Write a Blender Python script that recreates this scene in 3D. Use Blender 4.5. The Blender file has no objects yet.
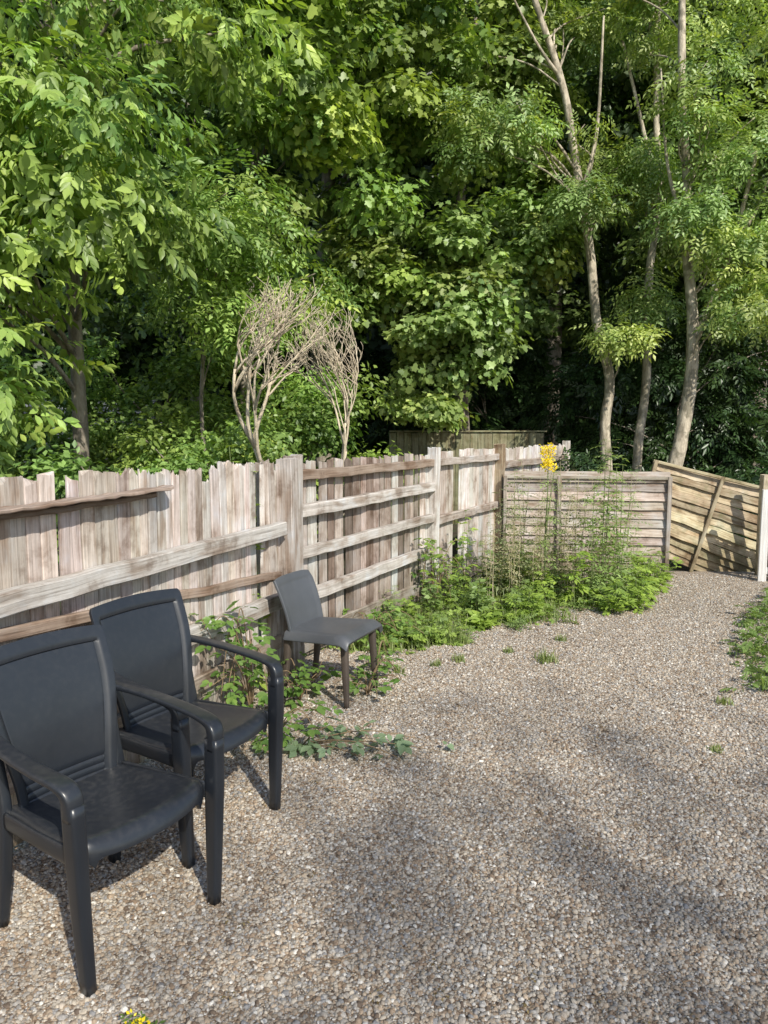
import bpy, math, random
import numpy as np
from mathutils import Vector, Matrix
R = random.Random(7)
rng = np.random.default_rng(11)
scene = bpy.context.scene
COL = scene.collection

# ------------------------------------------------------------------ helpers
def link(o, parent=None):
    COL.objects.link(o)
    if parent is not None:
        o.parent = parent
    return o

def empty(name, loc, rotz=0.0, label=None, category=None, group=None):
    e = bpy.data.objects.new(name, None)
    e.empty_display_size = 0.1
    e.location = loc
    e.rotation_euler = (0, 0, rotz)
    link(e)
    tag(e, label, category, group)
    return e

def tag(o, label=None, category=None, group=None, kind=None):
    if label: o["label"] = label
    if category: o["category"] = category
    if group: o["group"] = group
    if kind: o["kind"] = kind

def nrm(v):
    v = np.asarray(v, float)
    n = np.linalg.norm(v, axis=-1, keepdims=True)
    return v / np.maximum(n, 1e-9)

class MB:
    def __init__(s):
        s.v = []; s.f = []; s.g = []; s.c = []
    def add(s, vs, fs, g=None, c=(1, 1, 1)):
        o = len(s.v)
        s.v += [tuple(x) for x in vs]
        s.f += [tuple(i + o for i in f) for f in fs]
        s.g += list(g) if g is not None else [tuple(x) for x in vs]
        s.c += [(c[0], c[1], c[2], 1.0)] * len(vs)
    def obj(s, name, mat, parent=None, smooth=False, loc=None):
        me = bpy.data.meshes.new(name)
        me.from_pydata(s.v, [], s.f)
        a = me.attributes.new("grain", 'FLOAT_VECTOR', 'POINT')
        a.data.foreach_set("vector", np.array(s.g, dtype=np.float32).ravel())
        a = me.attributes.new("Col", 'FLOAT_COLOR', 'POINT')
        a.data.foreach_set("color", np.array(s.c, dtype=np.float32).ravel())
        if smooth:
            me.polygons.foreach_set("use_smooth", [True] * len(me.polygons))
        me.materials.append(mat)
        me.update()
        o = bpy.data.objects.new(name, me)
        if loc: o.location = loc
        return link(o, parent)

def np_obj(name, V, F, C, mat, parent=None, smooth=False):
    me = bpy.data.meshes.new(name)
    k = F.shape[1]
    me.vertices.add(len(V)); me.vertices.foreach_set("co", V.astype(np.float32).ravel())
    me.loops.add(F.size); me.loops.foreach_set("vertex_index", F.astype(np.int32).ravel())
    me.polygons.add(len(F))
    me.polygons.foreach_set("loop_start", np.arange(0, F.size, k, dtype=np.int32))
    me.polygons.foreach_set("loop_total", np.full(len(F), k, dtype=np.int32))
    if smooth:
        me.polygons.foreach_set("use_smooth", np.ones(len(F), dtype=bool))
    a = me.attributes.new("Col", 'FLOAT_COLOR', 'POINT')
    a.data.foreach_set("color", C.astype(np.float32).ravel())
    me.update(calc_edges=True)
    me.materials.append(mat)
    o = bpy.data.objects.new(name, me)
    return link(o, parent)

# ------------------------------------------------------------------ materials
def newmat(name):
    m = bpy.data.materials.new(name); m.use_nodes = True
    nt = m.node_tree; nt.nodes.clear()
    out = nt.nodes.new('ShaderNodeOutputMaterial')
    return m, nt, out
def N(nt, t, **kw):
    n = nt.nodes.new(t)
    for k, v in kw.items():
        setattr(n, k, v)
    return n
def ramp(nt, fac, stops):
    r = N(nt, 'ShaderNodeValToRGB')
    el = r.color_ramp.elements
    while len(el) < len(stops): el.new(0.5)
    for e, (p, c) in zip(el, stops):
        e.position = p; e.color = (c[0], c[1], c[2], 1)
    nt.links.new(fac, r.inputs[0])
    return r.outputs[0]
def mixc(nt, a, b, fac=1.0, mode='MULTIPLY'):
    m = N(nt, 'ShaderNodeMix', data_type='RGBA', blend_type=mode)
    for sock, val in ((m.inputs[0], fac), (m.inputs[6], a), (m.inputs[7], b)):
        if hasattr(val, 'is_output'): nt.links.new(val, sock)
        else: sock.default_value = val if not isinstance(val, tuple) else (*val, 1)
    return m.outputs[2]

def mat_leaf(name, rough=0.44, trans=0.3, tcol=(1.4, 1.45, 0.48), spec=.5):
    m, nt, out = newmat(name)
    at = N(nt, 'ShaderNodeAttribute', attribute_name="Col")
    p = N(nt, 'ShaderNodeBsdfPrincipled')
    p.inputs['Roughness'].default_value = rough
    p.inputs['Specular IOR Level'].default_value = spec
    nt.links.new(at.outputs['Color'], p.inputs['Base Color'])
    t = N(nt, 'ShaderNodeBsdfTranslucent')
    nt.links.new(mixc(nt, at.outputs['Color'], tcol), t.inputs[0])
    ms = N(nt, 'ShaderNodeMixShader'); ms.inputs[0].default_value = trans
    nt.links.new(p.outputs[0], ms.inputs[1]); nt.links.new(t.outputs[0], ms.inputs[2])
    nt.links.new(ms.outputs[0], out.inputs[0])
    return m

def mat_wood(name, dark=0.45, scale=(100, 2.6, 100), moss=0.0, rough=0.85, stain=True):
    m, nt, out = newmat(name)
    at = N(nt, 'ShaderNodeAttribute', attribute_name="Col")
    gr = N(nt, 'ShaderNodeAttribute', attribute_name="grain")
    mp = N(nt, 'ShaderNodeMapping'); mp.inputs['Scale'].default_value = scale
    nt.links.new(gr.outputs['Vector'], mp.inputs[0])
    n1 = N(nt, 'ShaderNodeTexNoise'); n1.inputs['Scale'].default_value = 1.0
    n1.inputs['Detail'].default_value = 6; n1.inputs['Roughness'].default_value = 0.65
    nt.links.new(mp.outputs[0], n1.inputs['Vector'])
    c1 = ramp(nt, n1.outputs[0], [(0.28, (dark, dark * .92, dark * .86)), (0.5, (.9, .89, .88)), (0.72, (1.2, 1.19, 1.19))])
    n2 = N(nt, 'ShaderNodeTexNoise'); n2.inputs['Scale'].default_value = 5.0
    n2.inputs['Detail'].default_value = 6; n2.inputs['Roughness'].default_value = .65
    geo = N(nt, 'ShaderNodeNewGeometry')
    nt.links.new(geo.outputs['Position'], n2.inputs['Vector'])
    c = mixc(nt, at.outputs['Color'], c1)
    if stain:
        c2 = ramp(nt, n2.outputs[0], [(0.32, (.52, .45, .40)), (0.46, (.95, .93, .91)), (0.55, (1.05, 1.05, 1.05)), (0.68, (1.1, 1.18, 1.28))])
        c = mixc(nt, c, c2)
        n4 = N(nt, 'ShaderNodeTexNoise'); n4.inputs['Scale'].default_value = 1.0; n4.inputs['Detail'].default_value = 4
        mp4 = N(nt, 'ShaderNodeMapping'); mp4.inputs['Scale'].default_value = (14, 3.2, 14)
        nt.links.new(gr.outputs['Vector'], mp4.inputs[0]); nt.links.new(mp4.outputs[0], n4.inputs['Vector'])
        c = mixc(nt, c, ramp(nt, n4.outputs[0], [(0.34, (.68, .6, .54)), (0.48, (1, 1, 1))]))
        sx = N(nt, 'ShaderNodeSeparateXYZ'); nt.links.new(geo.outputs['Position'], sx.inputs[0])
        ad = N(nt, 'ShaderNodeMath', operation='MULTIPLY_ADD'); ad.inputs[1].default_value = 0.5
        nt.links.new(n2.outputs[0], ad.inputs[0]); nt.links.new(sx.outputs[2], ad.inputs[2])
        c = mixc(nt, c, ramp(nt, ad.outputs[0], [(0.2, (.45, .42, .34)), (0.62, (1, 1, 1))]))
    if moss > 0:
        n3 = N(nt, 'ShaderNodeTexNoise'); n3.inputs['Scale'].default_value = 9; n3.inputs['Detail'].default_value = 4
        nt.links.new(geo.outputs['Position'], n3.inputs['Vector'])
        f = N(nt, 'ShaderNodeMapRange'); f.inputs[1].default_value = .5; f.inputs[2].default_value = .7; f.inputs[4].default_value = moss
        nt.links.new(n3.outputs[0], f.inputs[0])
        c = mixc(nt, c, (.12, .13, .06), f.outputs[0], 'MIX')
    p = N(nt, 'ShaderNodeBsdfPrincipled'); p.inputs['Roughness'].default_value = rough
    p.inputs['Specular IOR Level'].default_value = 0.25
    nt.links.new(c, p.inputs['Base Color'])
    b = N(nt, 'ShaderNodeBump'); b.inputs['Strength'].default_value = 0.7; b.inputs['Distance'].default_value = 0.005
    nt.links.new(n1.outputs[0], b.inputs['Height']); nt.links.new(b.outputs[0], p.inputs['Normal'])
    nt.links.new(p.outputs[0], out.inputs[0])
    return m

def mat_bark(name, c_lo, c_hi, sc=9, blot=None):
    m, nt, out = newmat(name)
    geo = N(nt, 'ShaderNodeNewGeometry')
    mp = N(nt, 'ShaderNodeMapping'); mp.inputs['Scale'].default_value = (1, 1, .3)
    nt.links.new(geo.outputs['Position'], mp.inputs[0])
    n1 = N(nt, 'ShaderNodeTexNoise'); n1.inputs['Scale'].default_value = sc; n1.inputs['Detail'].default_value = 7
    n1.inputs['Roughness'].default_value = .7
    nt.links.new(mp.outputs[0], n1.inputs['Vector'])
    c = ramp(nt, n1.outputs[0], [(0.35, c_lo), (0.62, c_hi)])
    if blot:
        n2 = N(nt, 'ShaderNodeTexNoise'); n2.inputs['Scale'].default_value = 6; n2.inputs['Detail'].default_value = 6
        nt.links.new(geo.outputs['Position'], n2.inputs['Vector'])
        f = N(nt, 'ShaderNodeMapRange'); f.inputs[1].default_value = .51; f.inputs[2].default_value = .58; f.inputs[4].default_value = .75
        nt.links.new(n2.outputs[0], f.inputs[0])
        c = mixc(nt, c, blot, f.outputs[0], 'MIX')
    p = N(nt, 'ShaderNodeBsdfPrincipled'); p.inputs['Roughness'].default_value = .9
    nt.links.new(c, p.inputs['Base Color'])
    b = N(nt, 'ShaderNodeBump'); b.inputs['Strength'].default_value = .9; b.inputs['Distance'].default_value = .03
    nt.links.new(n1.outputs[0], b.inputs['Height']); nt.links.new(b.outputs[0], p.inputs['Normal'])
    nt.links.new(p.outputs[0], out.inputs[0])
    return m

def mat_plastic(name, col, rough=.30, spec=.65):
    m, nt, out = newmat(name)
    geo = N(nt, 'ShaderNodeNewGeometry')
    n1 = N(nt, 'ShaderNodeTexNoise'); n1.inputs['Scale'].default_value = 5; n1.inputs['Detail'].default_value = 3
    nt.links.new(geo.outputs['Position'], n1.inputs['Vector'])
    c = ramp(nt, n1.outputs[0], [(0.35, col), (0.75, tuple(x * 1.3 for x in col))])
    sx = N(nt, 'ShaderNodeSeparateXYZ'); nt.links.new(geo.outputs['Normal'], sx.inputs[0])
    n3 = N(nt, 'ShaderNodeTexNoise'); n3.inputs['Scale'].default_value = 45; n3.inputs['Detail'].default_value = 6
    nt.links.new(geo.outputs['Position'], n3.inputs['Vector'])
    mr = N(nt, 'ShaderNodeMapRange'); mr.inputs[1].default_value = .45; mr.inputs[2].default_value = .8; mr.inputs[3].default_value = .03; mr.inputs[4].default_value = .12
    nt.links.new(n3.outputs[0], mr.inputs[0])
    mu = N(nt, 'ShaderNodeMath', operation='MULTIPLY', use_clamp=True); nt.links.new(mr.outputs[0], mu.inputs[0]); nt.links.new(sx.outputs[2], mu.inputs[1])
    c = mixc(nt, c, (.3, .28, .25), mu.outputs[0], 'MIX')
    p = N(nt, 'ShaderNodeBsdfPrincipled'); p.inputs['Specular IOR Level'].default_value = spec
    nt.links.new(c, p.inputs['Base Color'])
    r = N(nt, 'ShaderNodeMapRange'); r.inputs[3].default_value = rough - .03; r.inputs[4].default_value = rough + .08
    nt.links.new(n1.outputs[0], r.inputs[0]); nt.links.new(r.outputs[0], p.inputs['Roughness'])
    nt.links.new(p.outputs[0], out.inputs[0])
    return m

def mat_attr(name, rough=.8, spec=.3):
    m, nt, out = newmat(name)
    at = N(nt, 'ShaderNodeAttribute', attribute_name="Col")
    geo = N(nt, 'ShaderNodeNewGeometry')
    n1 = N(nt, 'ShaderNodeTexNoise'); n1.inputs['Scale'].default_value = 160; n1.inputs['Detail'].default_value = 3
    nt.links.new(geo.outputs['Position'], n1.inputs['Vector'])
    c = mixc(nt, at.outputs['Color'], ramp(nt, n1.outputs[0], [(0.3, (.7, .7, .7)), (.7, (1.2, 1.2, 1.2))]))
    p = N(nt, 'ShaderNodeBsdfPrincipled'); p.inputs['Roughness'].default_value = rough
    p.inputs['Specular IOR Level'].default_value = spec
    nt.links.new(c, p.inputs['Base Color']); nt.links.new(p.outputs[0], out.inputs[0])
    return m

STONE_STOPS = [(0.0, (.14, .105, .08)), (.13, (.31, .225, .155)), (.30, (.45, .36, .265)), (.5, (.40, .365, .32)),
               (.65, (.55, .475, .375)), (.8, (.26, .255, .255)), (.9, (.48, .445, .40)), (1.0, (.74, .70, .63))]
def mat_gravel():
    m, nt, out = newmat("gravel_material")
    geo = N(nt, 'ShaderNodeNewGeometry')
    v = N(nt, 'ShaderNodeTexVoronoi'); v.inputs['Scale'].default_value = 108; v.inputs['Randomness'].default_value = 1
    nt.links.new(geo.outputs['Position'], v.inputs['Vector'])
    sx = N(nt, 'ShaderNodeSeparateColor'); nt.links.new(v.outputs['Color'], sx.inputs[0])
    c = ramp(nt, sx.outputs[0], STONE_STOPS)
    n = N(nt, 'ShaderNodeTexNoise'); n.inputs['Scale'].default_value = 1.3; n.inputs['Detail'].default_value = 5
    nt.links.new(geo.outputs['Position'], n.inputs['Vector'])
    c = mixc(nt, c, ramp(nt, n.outputs[0], [(0.35, (.80, .75, .68)), (.6, (1.05, 1.03, 1.0))]))
    c = mixc(nt, c, ramp(nt, v.outputs['Distance'], [(0.3, (1.1, 1.1, 1.1)), (.75, (.5, .47, .44))]))
    p = N(nt, 'ShaderNodeBsdfPrincipled'); p.inputs['Roughness'].default_value = .85
    nt.links.new(c, p.inputs['Base Color'])
    b = N(nt, 'ShaderNodeBump'); b.invert = True; b.inputs['Strength'].default_value = .8; b.inputs['Distance'].default_value = .007
    nt.links.new(v.outputs['Distance'], b.inputs['Height']); nt.links.new(b.outputs[0], p.inputs['Normal'])
    nt.links.new(p.outputs[0], out.inputs[0])
    return m
def mat_soil():
    m, nt, out = newmat("soil_material")
    geo = N(nt, 'ShaderNodeNewGeometry')
    n = N(nt, 'ShaderNodeTexNoise'); n.inputs['Scale'].default_value = 6; n.inputs['Detail'].default_value = 8
    nt.links.new(geo.outputs['Position'], n.inputs['Vector'])
    c = ramp(nt, n.outputs[0], [(0.3, (.025, .02, .012)), (.5, (.06, .045, .028)), (.65, (.04, .06, .02))])
    p = N(nt, 'ShaderNodeBsdfPrincipled'); p.inputs['Roughness'].default_value = .95
    nt.links.new(c, p.inputs['Base Color']); nt.links.new(p.outputs[0], out.inputs[0])
    return m

M_LEAF = mat_leaf("leaf_material")
M_LEAFG = mat_leaf("glossy_leaf_material", rough=.36, trans=.22, spec=.5)
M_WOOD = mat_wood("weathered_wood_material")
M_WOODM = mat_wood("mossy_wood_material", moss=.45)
M_PAINT = mat_wood("flaking_white_paint_material", dark=.75, stain=False)
M_BARK = mat_bark("bark_material", (.11, .09, .07), (.38, .33, .26))
M_BARKP = mat_bark("pale_bark_material", (.22, .18, .13), (.66, .58, .45), 12, (.19, .17, .12))
M_TWIG = mat_bark("dead_twig_material", (.42, .34, .24), (.74, .64, .48), 12)
M_STEM = mat_attr("stem_material")
M_CHAIR = mat_plastic("charcoal_plastic_material", (.0135, .0165, .022))
M_CHAIR2 = mat_plastic("grey_plastic_material", (.07, .076, .086), .40, .5)
M_CHLEG = mat_plastic("brown_plastic_material", (.07, .055, .045), .6, .4)
M_STONE = mat_attr("pebble_material", rough=.75)
M_GRAVEL = mat_gravel()
M_SOIL = mat_soil()

# ------------------------------------------------------------------ tubes
def catmull(P, n):
    P = np.array(P, float)
    Q = np.vstack([2 * P[0] - P[1], P, 2 * P[-1] - P[-2]])
    out = []
    for i in range(1, len(Q) - 2):
        for k in range(n):
            t = k / n
            out.append(.5 * (2 * Q[i] + (Q[i + 1] - Q[i - 1]) * t + (2 * Q[i - 1] - 5 * Q[i] + 4 * Q[i + 1] - Q[i + 2]) * t * t
                             + (-Q[i - 1] + 3 * Q[i] - 3 * Q[i + 1] + Q[i + 2]) * t ** 3))
    out.append(P[-1])
    return np.array(out)

def tube(mb, pts, r0, r1=None, n=7, smooth=3, col=(1, 1, 1), rad=None, wob=0.0):
    P = catmull(pts, smooth) if smooth > 1 else np.array(pts, float)
    m = len(P)
    if rad is not None:
        rr = np.interp(np.linspace(0, 1, m), np.linspace(0, 1, len(rad)), rad)
    else:
        rr = np.linspace(r0, r1, m)
    T = np.gradient(P, axis=0); T = nrm(T)
    ref = np.array([1., 0, 0]) if abs(T[0][0]) < .8 else np.array([0, 1., 0])
    vs = []
    for i in range(m):
        a = nrm(ref - T[i] * np.dot(ref, T[i])); ref = a
        b = np.cross(T[i], a)
        for k in range(n):
            th = 2 * math.pi * k / n
            r = rr[i] * (1 + wob * (R.random() - .5))
            vs.append(P[i] + a * math.cos(th) * r + b * math.sin(th) * r)
    fs = []
    for i in range(m - 1):
        for k in range(n):
            k2 = (k + 1) % n
            fs.append((i * n + k, i * n + k2, (i + 1) * n + k2, (i + 1) * n + k))
    fs.append(tuple(range(n))[::-1]); fs.append(tuple((m - 1) * n + k for k in range(n)))
    mb.add(vs, fs, c=col)

def sweep(mb, pts, secs, side, n=16, smooth=6, p=3.2, col=(1, 1, 1)):
    P = catmull(pts, smooth); m = len(P)
    S = np.array(secs, float)
    W = np.interp(np.linspace(0, 1, m), np.linspace(0, 1, len(S)), S[:, 0])
    H = np.interp(np.linspace(0, 1, m), np.linspace(0, 1, len(S)), S[:, 1])
    T = nrm(np.gradient(P, axis=0)); side = np.array(side, float)
    vs = []
    for i in range(m):
        a = nrm(side - T[i] * np.dot(side, T[i])); b = np.cross(T[i], a)
        for k in range(n):
            th = 2 * math.pi * (k + .5) / n
            c, s = math.cos(th), math.sin(th)
            x = math.copysign(abs(c) ** (2 / p), c) * W[i] / 2; y = math.copysign(abs(s) ** (2 / p), s) * H[i] / 2
            vs.append(P[i] + a * x + b * y)
    fs = []
    for i in range(m - 1):
        for k in range(n):
            k2 = (k + 1) % n
            fs.append((i * n + k, i * n + k2, (i + 1) * n + k2, (i + 1) * n + k))
    fs.append(tuple(range(n))[::-1]); fs.append(tuple((m - 1) * n + k for k in range(n)))
    mb.add(vs, fs, c=col)

def board(mb, p0, p1, wdir, w, t, col, seg=5, jit=.003, rag=0.0, rag0=0.0):
    p0 = np.array(p0, float); p1 = np.array(p1, float)
    L = np.linalg.norm(p1 - p0); d = (p1 - p0) / L
    a = np.array(wdir, float); a = nrm(a - d * np.dot(a, d)); b = np.cross(d, a)
    c = min(.005, t * .22)
    ring = [(-w / 2, -t / 2 + c), (-w / 2 + c, -t / 2), (-w * .15, -t / 2), (w * .2, -t / 2), (w / 2 - c, -t / 2), (w / 2, -t / 2 + c),
            (w / 2, t / 2 - c), (w / 2 - c, t / 2), (w * .2, t / 2), (-w * .15, t / 2), (-w / 2 + c, t / 2), (-w / 2, t / 2 - c)]
    n = len(ring); off = R.random() * 50; ou = R.random() * 9
    vs = []; g = []
    bow = (R.random() - .5) * jit * 3
    prof = {}
    for s, rg in ((0, rag0), (1, rag)):
        for x in (-w / 2, -w / 2 + c, -w * .15, w * .2, w / 2 - c, w / 2):
            prof[(s, round(x, 5))] = (R.random() - .7) * rg
    for i in range(seg + 1):
        q = i / seg
        ja = (R.random() - .5) * jit; jb = (R.random() - .5) * jit + bow * math.sin(q * math.pi)
        for (x, y) in ring:
            e = 0
            if i == 0: e = -prof[(0, round(x, 5))]
            if i == seg: e = prof[(1, round(x, 5))]
            pt = p0 + d * (L * q + e) + a * (x + ja) + b * (y + jb)
            vs.append(pt); g.append((x + y + ou, L * q + e + off, y * .5))
    fs = []
    for i in range(seg):
        for k in range(n):
            k2 = (k + 1) % n
            fs.append((i * n + k, i * n + k2, (i + 1) * n + k2, (i + 1) * n + k))
    fs.append(tuple(range(n))[::-1]); fs.append(tuple(seg * n + k for k in range(n)))
    mb.add(vs, fs, g, col)

def vcol(c, s=.15):
    k = 1 + (R.random() * 2 - 1) * s
    return tuple(min(1, x * k * (1 + (R.random() - .5) * .06)) for x in c)

# ------------------------------------------------------------------ leaves
def leaf_oval(w=.24, cup=.05):
    V = np.array([(0, 0, 0), (-w * .85, .28, cup), (-w, .55, cup), (-w * .5, .82, cup * .3), (0, 1, -.08),
                  (w * .5, .82, cup * .3), (w, .55, cup), (w * .85, .28, cup), (0, .5, -.02)], float)
    F = np.array([(0, 8, 1), (1, 8, 2), (2, 8, 3), (3, 8, 4), (4, 8, 5), (5, 8, 6), (6, 8, 7), (7, 8, 0)])
    return V, F
def leaf_simple(w=.24):
    V = np.array([(0, 0, 0), (-w, .45, .05), (0, 1, -.06), (w, .45, .05)], float)
    F = np.array([(0, 2, 1), (0, 3, 2)])
    return V, F
def leaf_palm():
    o = [(0, .08), (-.28, 0), (-.27, .2), (-.52, .42), (-.27, .52), (-.25, .8), (0, 1.0),
         (.25, .8), (.27, .52), (.52, .42), (.27, .2), (.28, 0)]
    V = np.array([(x, y, .06 * abs(x) * 2 - .08 * y) for x, y in o] + [(0, .38, -.03)], float)
    n = len(o)
    F = np.array([(i, n, (i + 1) % n) for i in range(n)])[:, ::-1]
    return V, F
def leaf_tri():
    o = [(0, .05), (-.42, .2), (-.22, .45), (-.3, .75), (0, 1.0), (.3, .75), (.22, .45), (.42, .2)]
    V = np.array([(x, y, .1 * abs(x) - .06 * y) for x, y in o], float)
    F = np.array([(0, 2, 1), (0, 4, 2), (2, 4, 3), (0, 6, 4), (4, 6, 5), (0, 7, 6)])
    return V, F
def frame(y, z):
    y = nrm(y); z = np.asarray(z, float)
    z = nrm(z - y * np.sum(y * z, -1, keepdims=True)); x = np.cross(y, z)
    return np.stack([x, y, z], -1)
def compose(leaf, items):
    V, F = leaf; Vs = []; Fs = []; ids = []
    for i, (p, d, z, s) in enumerate(items):
        M = frame(np.array(d, float), np.array(z, float))
        Vs.append(V @ M.T * s + np.array(p)); Fs.append(F + i * len(V)); ids += [i] * len(V)
    return np.vstack(Vs), np.vstack(Fs), np.array(ids)
def spray_alt(leaf, n, L, s, ang=50, droop=.5):
    it = []
    for i in range(n):
        q = (i + 1) / n; sd = 1 if i % 2 else -1
        a = math.radians(ang * (1 - .6 * q) + R.uniform(-12, 12)) * sd
        if i == n - 1: a = 0
        dz = -droop * (.5 + R.random() * .7)
        it.append(((0, L * q * .9, -.15 * L * q * q), (math.sin(a), math.cos(a), dz), (R.uniform(-.35, .35), dz * -.6, 1), s * R.uniform(.75, 1.15)))
    return compose(leaf, it)
def spray_pin(leaf, n, L, s):
    it = []
    for i in range(n):
        q = (i + .6) / n
        for sd in (-1, 1):
            it.append(((0, L * q, -.3 * L * q * q), (sd * .9, .5, -.25), (sd * .15, .15, 1), s * (1 - .35 * abs(q - .5)) * R.uniform(.85, 1.1)))
    it.append(((0, L, -.3 * L), (0, 1, -.5), (0, .4, 1), s))
    return compose(leaf, it)
def spray_whorl(leaf, n, s, pet=.1):
    it = []
    for i in range(n):
        a = 2 * math.pi * i / n + R.uniform(-.4, .4)
        k = R.uniform(.4, 1.2)
        it.append(((math.sin(a) * pet * k, math.cos(a) * pet * k, R.uniform(-.05, .05)), (math.sin(a), math.cos(a), -.45 * R.random() - .1),
                   (math.sin(a) * .45, math.cos(a) * .45, 1), s * R.uniform(.6, 1.2)))
    return compose(leaf, it)

SPR = {}
SPR['cherry'] = [spray_alt(leaf_oval(.22), 8, .35, .125, 60, .6) for _ in range(4)]
SPR['ash'] = [spray_pin(leaf_simple(.22), 3, .20, .10) for _ in range(4)]
SPR['syc'] = [spray_whorl(leaf_palm(), 6, .122, .095) for _ in range(5)]
SPR['deep'] = [spray_whorl(leaf_tri(), 6, .145, .12) for _ in range(4)]
SPR['small'] = [spray_whorl(leaf_simple(.3), 7, .07, .07) for _ in range(4)]
SPR['laurel'] = [spray_alt(leaf_simple(.2), 8, .3, .11, 55, .25) for _ in range(4)]
SPR['far'] = [spray_whorl(leaf_tri(), 6, .26, .2) for _ in range(4)]
SPR['bramble'] = [spray_alt(leaf_oval(.30, .06), 3, .06, .08, 70, .1) for _ in range(3)]
SPR['herb'] = [spray_alt(leaf_oval(.2, .05), 6, .1, .07, 60, .3) for _ in range(3)]
SPR['cut'] = [spray_pin(leaf_simple(.22), 3, .10, .045) for _ in range(3)]

def place(kind, pos, d, z, sc, c1, c2, jit=.14):
    pos = np.asarray(pos, float); n = len(pos)
    M = frame(d, z)
    var = rng.integers(0, len(SPR[kind]), n)
    Vo, Fo, Co = [], [], []; off = 0
    c1 = np.array(c1); c2 = np.array(c2)
    for k, (V, F, ids) in enumerate(SPR[kind]):
        sel = np.where(var == k)[0]
        if len(sel) == 0: continue
        W = np.einsum('nij,kj->nki', M[sel], V) * np.asarray(sc)[sel][:, None, None] + pos[sel][:, None, :]
        nl = ids.max() + 1
        t = rng.random((len(sel), nl)) * .6 + rng.random((len(sel), 1)) * .4
        br = 1 + (rng.random((len(sel), nl)) - .5) * 2 * jit
        cc = (c1[None, None] * (1 - t[..., None]) + c2[None, None] * t[..., None]) * br[..., None]
        cc = cc[:, ids, :]
        Vo.append(W.reshape(-1, 3)); Co.append(cc.reshape(-1, 3))
        FF = F[None] + (np.arange(len(sel)) * len(V))[:, None, None] + off
        Fo.append(FF.reshape(-1, 3)); off += len(sel) * len(V)
    V = np.vstack(Vo); C = np.vstack(Co); C = np.clip(C, 0, 1)
    return V, np.vstack(Fo), np.hstack([C, np.ones((len(C), 1))])

def merge(parts):
    V, F, C = [], [], []; o = 0
    for v, f, c in parts:
        V.append(v); F.append(f + o); C.append(c); o += len(v)
    return np.vstack(V), np.vstack(F), np.vstack(C)

def rdir(n):
    return nrm(rng.normal(size=(n, 3)))

def clump_sprays(center, r, n, cc, flat=.6):
    u = rdir(n)
    pos = center + u * r * (0.3 + .7 * rng.random((n, 1)) ** .6) * np.array([1, 1, flat])
    o = nrm(nrm(pos - cc) * .6 + u * .8)
    d = o * np.array([1, 1, .35]) + rng.normal(size=(n, 3)) * .4 + np.array([0, 0, -.4])
    z = np.array([0, 0, .6]) + o * .85 + rng.normal(size=(n, 3)) * .35
    return pos, d, z

def crown(ells, kind, per, r, c1, c2, scale=1.0, shell=.45):
    parts = []; cl = []
    for (c, rad, nc) in ells:
        c = np.array(c, float); rad = np.array(rad, float)
        u = rdir(nc)
        pc = c + u * rad * (rng.random((nc, 1)) ** shell)
        for q in pc:
            rr = r * R.uniform(.55, 1.25)
            k = max(4, int(per * (rr / r) ** 2 * R.uniform(.7, 1.2)))
            p, d, z = clump_sprays(q, rr, k, c)
            tone = R.uniform(.6, 1.42)
            yel = R.uniform(.88, 1.10) + (tone - 1) * .12
            hue = np.array([yel, 1, 1 / yel])
            parts.append(place(kind, p, d, z, scale * rng.uniform(.7, 1.2, k), np.array(c1) * tone * hue, np.array(c2) * tone * hue))
            cl.append(q)
    return parts, cl

def tree(name, base, trunk_pts, rad, ells, kind, per, r, c1, c2, label, scale=1.0, bark=None, limbs=16, group=None,
         category="tree", leafmat=None, extra=None, shell=.45, limb_r=.035, maxlimb=4.5):
    e = empty(name, base, 0, label, category, group)
    b = np.array(base, float)
    parts, cl = crown(ells, kind, per, r, c1, c2, scale, shell)
    V, F, C = merge(parts)
    np_obj("crown", V - b, F, C, leafmat or M_LEAF, e)
    mb = MB()
    if trunk_pts is not None:
        TP = np.array(trunk_pts, float)
        tube(mb, TP - b, 0, 0, n=10, smooth=5, rad=rad, wob=.2)
        cc = catmull(TP, 5)
        for q in R.sample(cl, min(limbs, len(cl))):
            low = cc[cc[:, 2] < q[2] - .1]
            if len(low) == 0: continue
            dd = np.linalg.norm(low[:, :2] - q[:2], axis=1) + np.abs(q[2] - low[:, 2] - .8) * .6
            s = low[np.argmin(dd)]
            L = np.linalg.norm(q - s)
            if L > maxlimb: continue
            m1 = s + (q - s) * .35 + np.array([R.uniform(-.15, .15), R.uniform(-.15, .15), L * .08])
            m2 = s + (q - s) * .7 + np.array([R.uniform(-.15, .15), R.uniform(-.15, .15), L * .07])
            tube(mb, [s - b, m1 - b, m2 - b, q - b], limb_r * (.5 + L * .22), .006, n=6, smooth=3, wob=.1)
    if extra:
        for (pts, ra, rb) in extra:
            tube(mb, np.array(pts, float) - b, ra, rb, n=8, smooth=4, wob=.15)
    if mb.v:
        mb.obj("trunk", bark or M_BARK, e, smooth=True)
    return e

# ------------------------------------------------------------------ camera, light, world
H = 1.6
cam = bpy.data.objects.new("camera", bpy.data.cameras.new("camera")); link(cam)
cam.location = (0, 0, H)
cam.rotation_euler = (math.radians(90 - 6.3), 0, 0)
cam.data.sensor_fit = 'VERTICAL'; cam.data.sensor_height = 36; cam.data.lens = 26
cam.data.clip_start = .05; cam.data.clip_end = 500
scene.camera = cam

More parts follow.
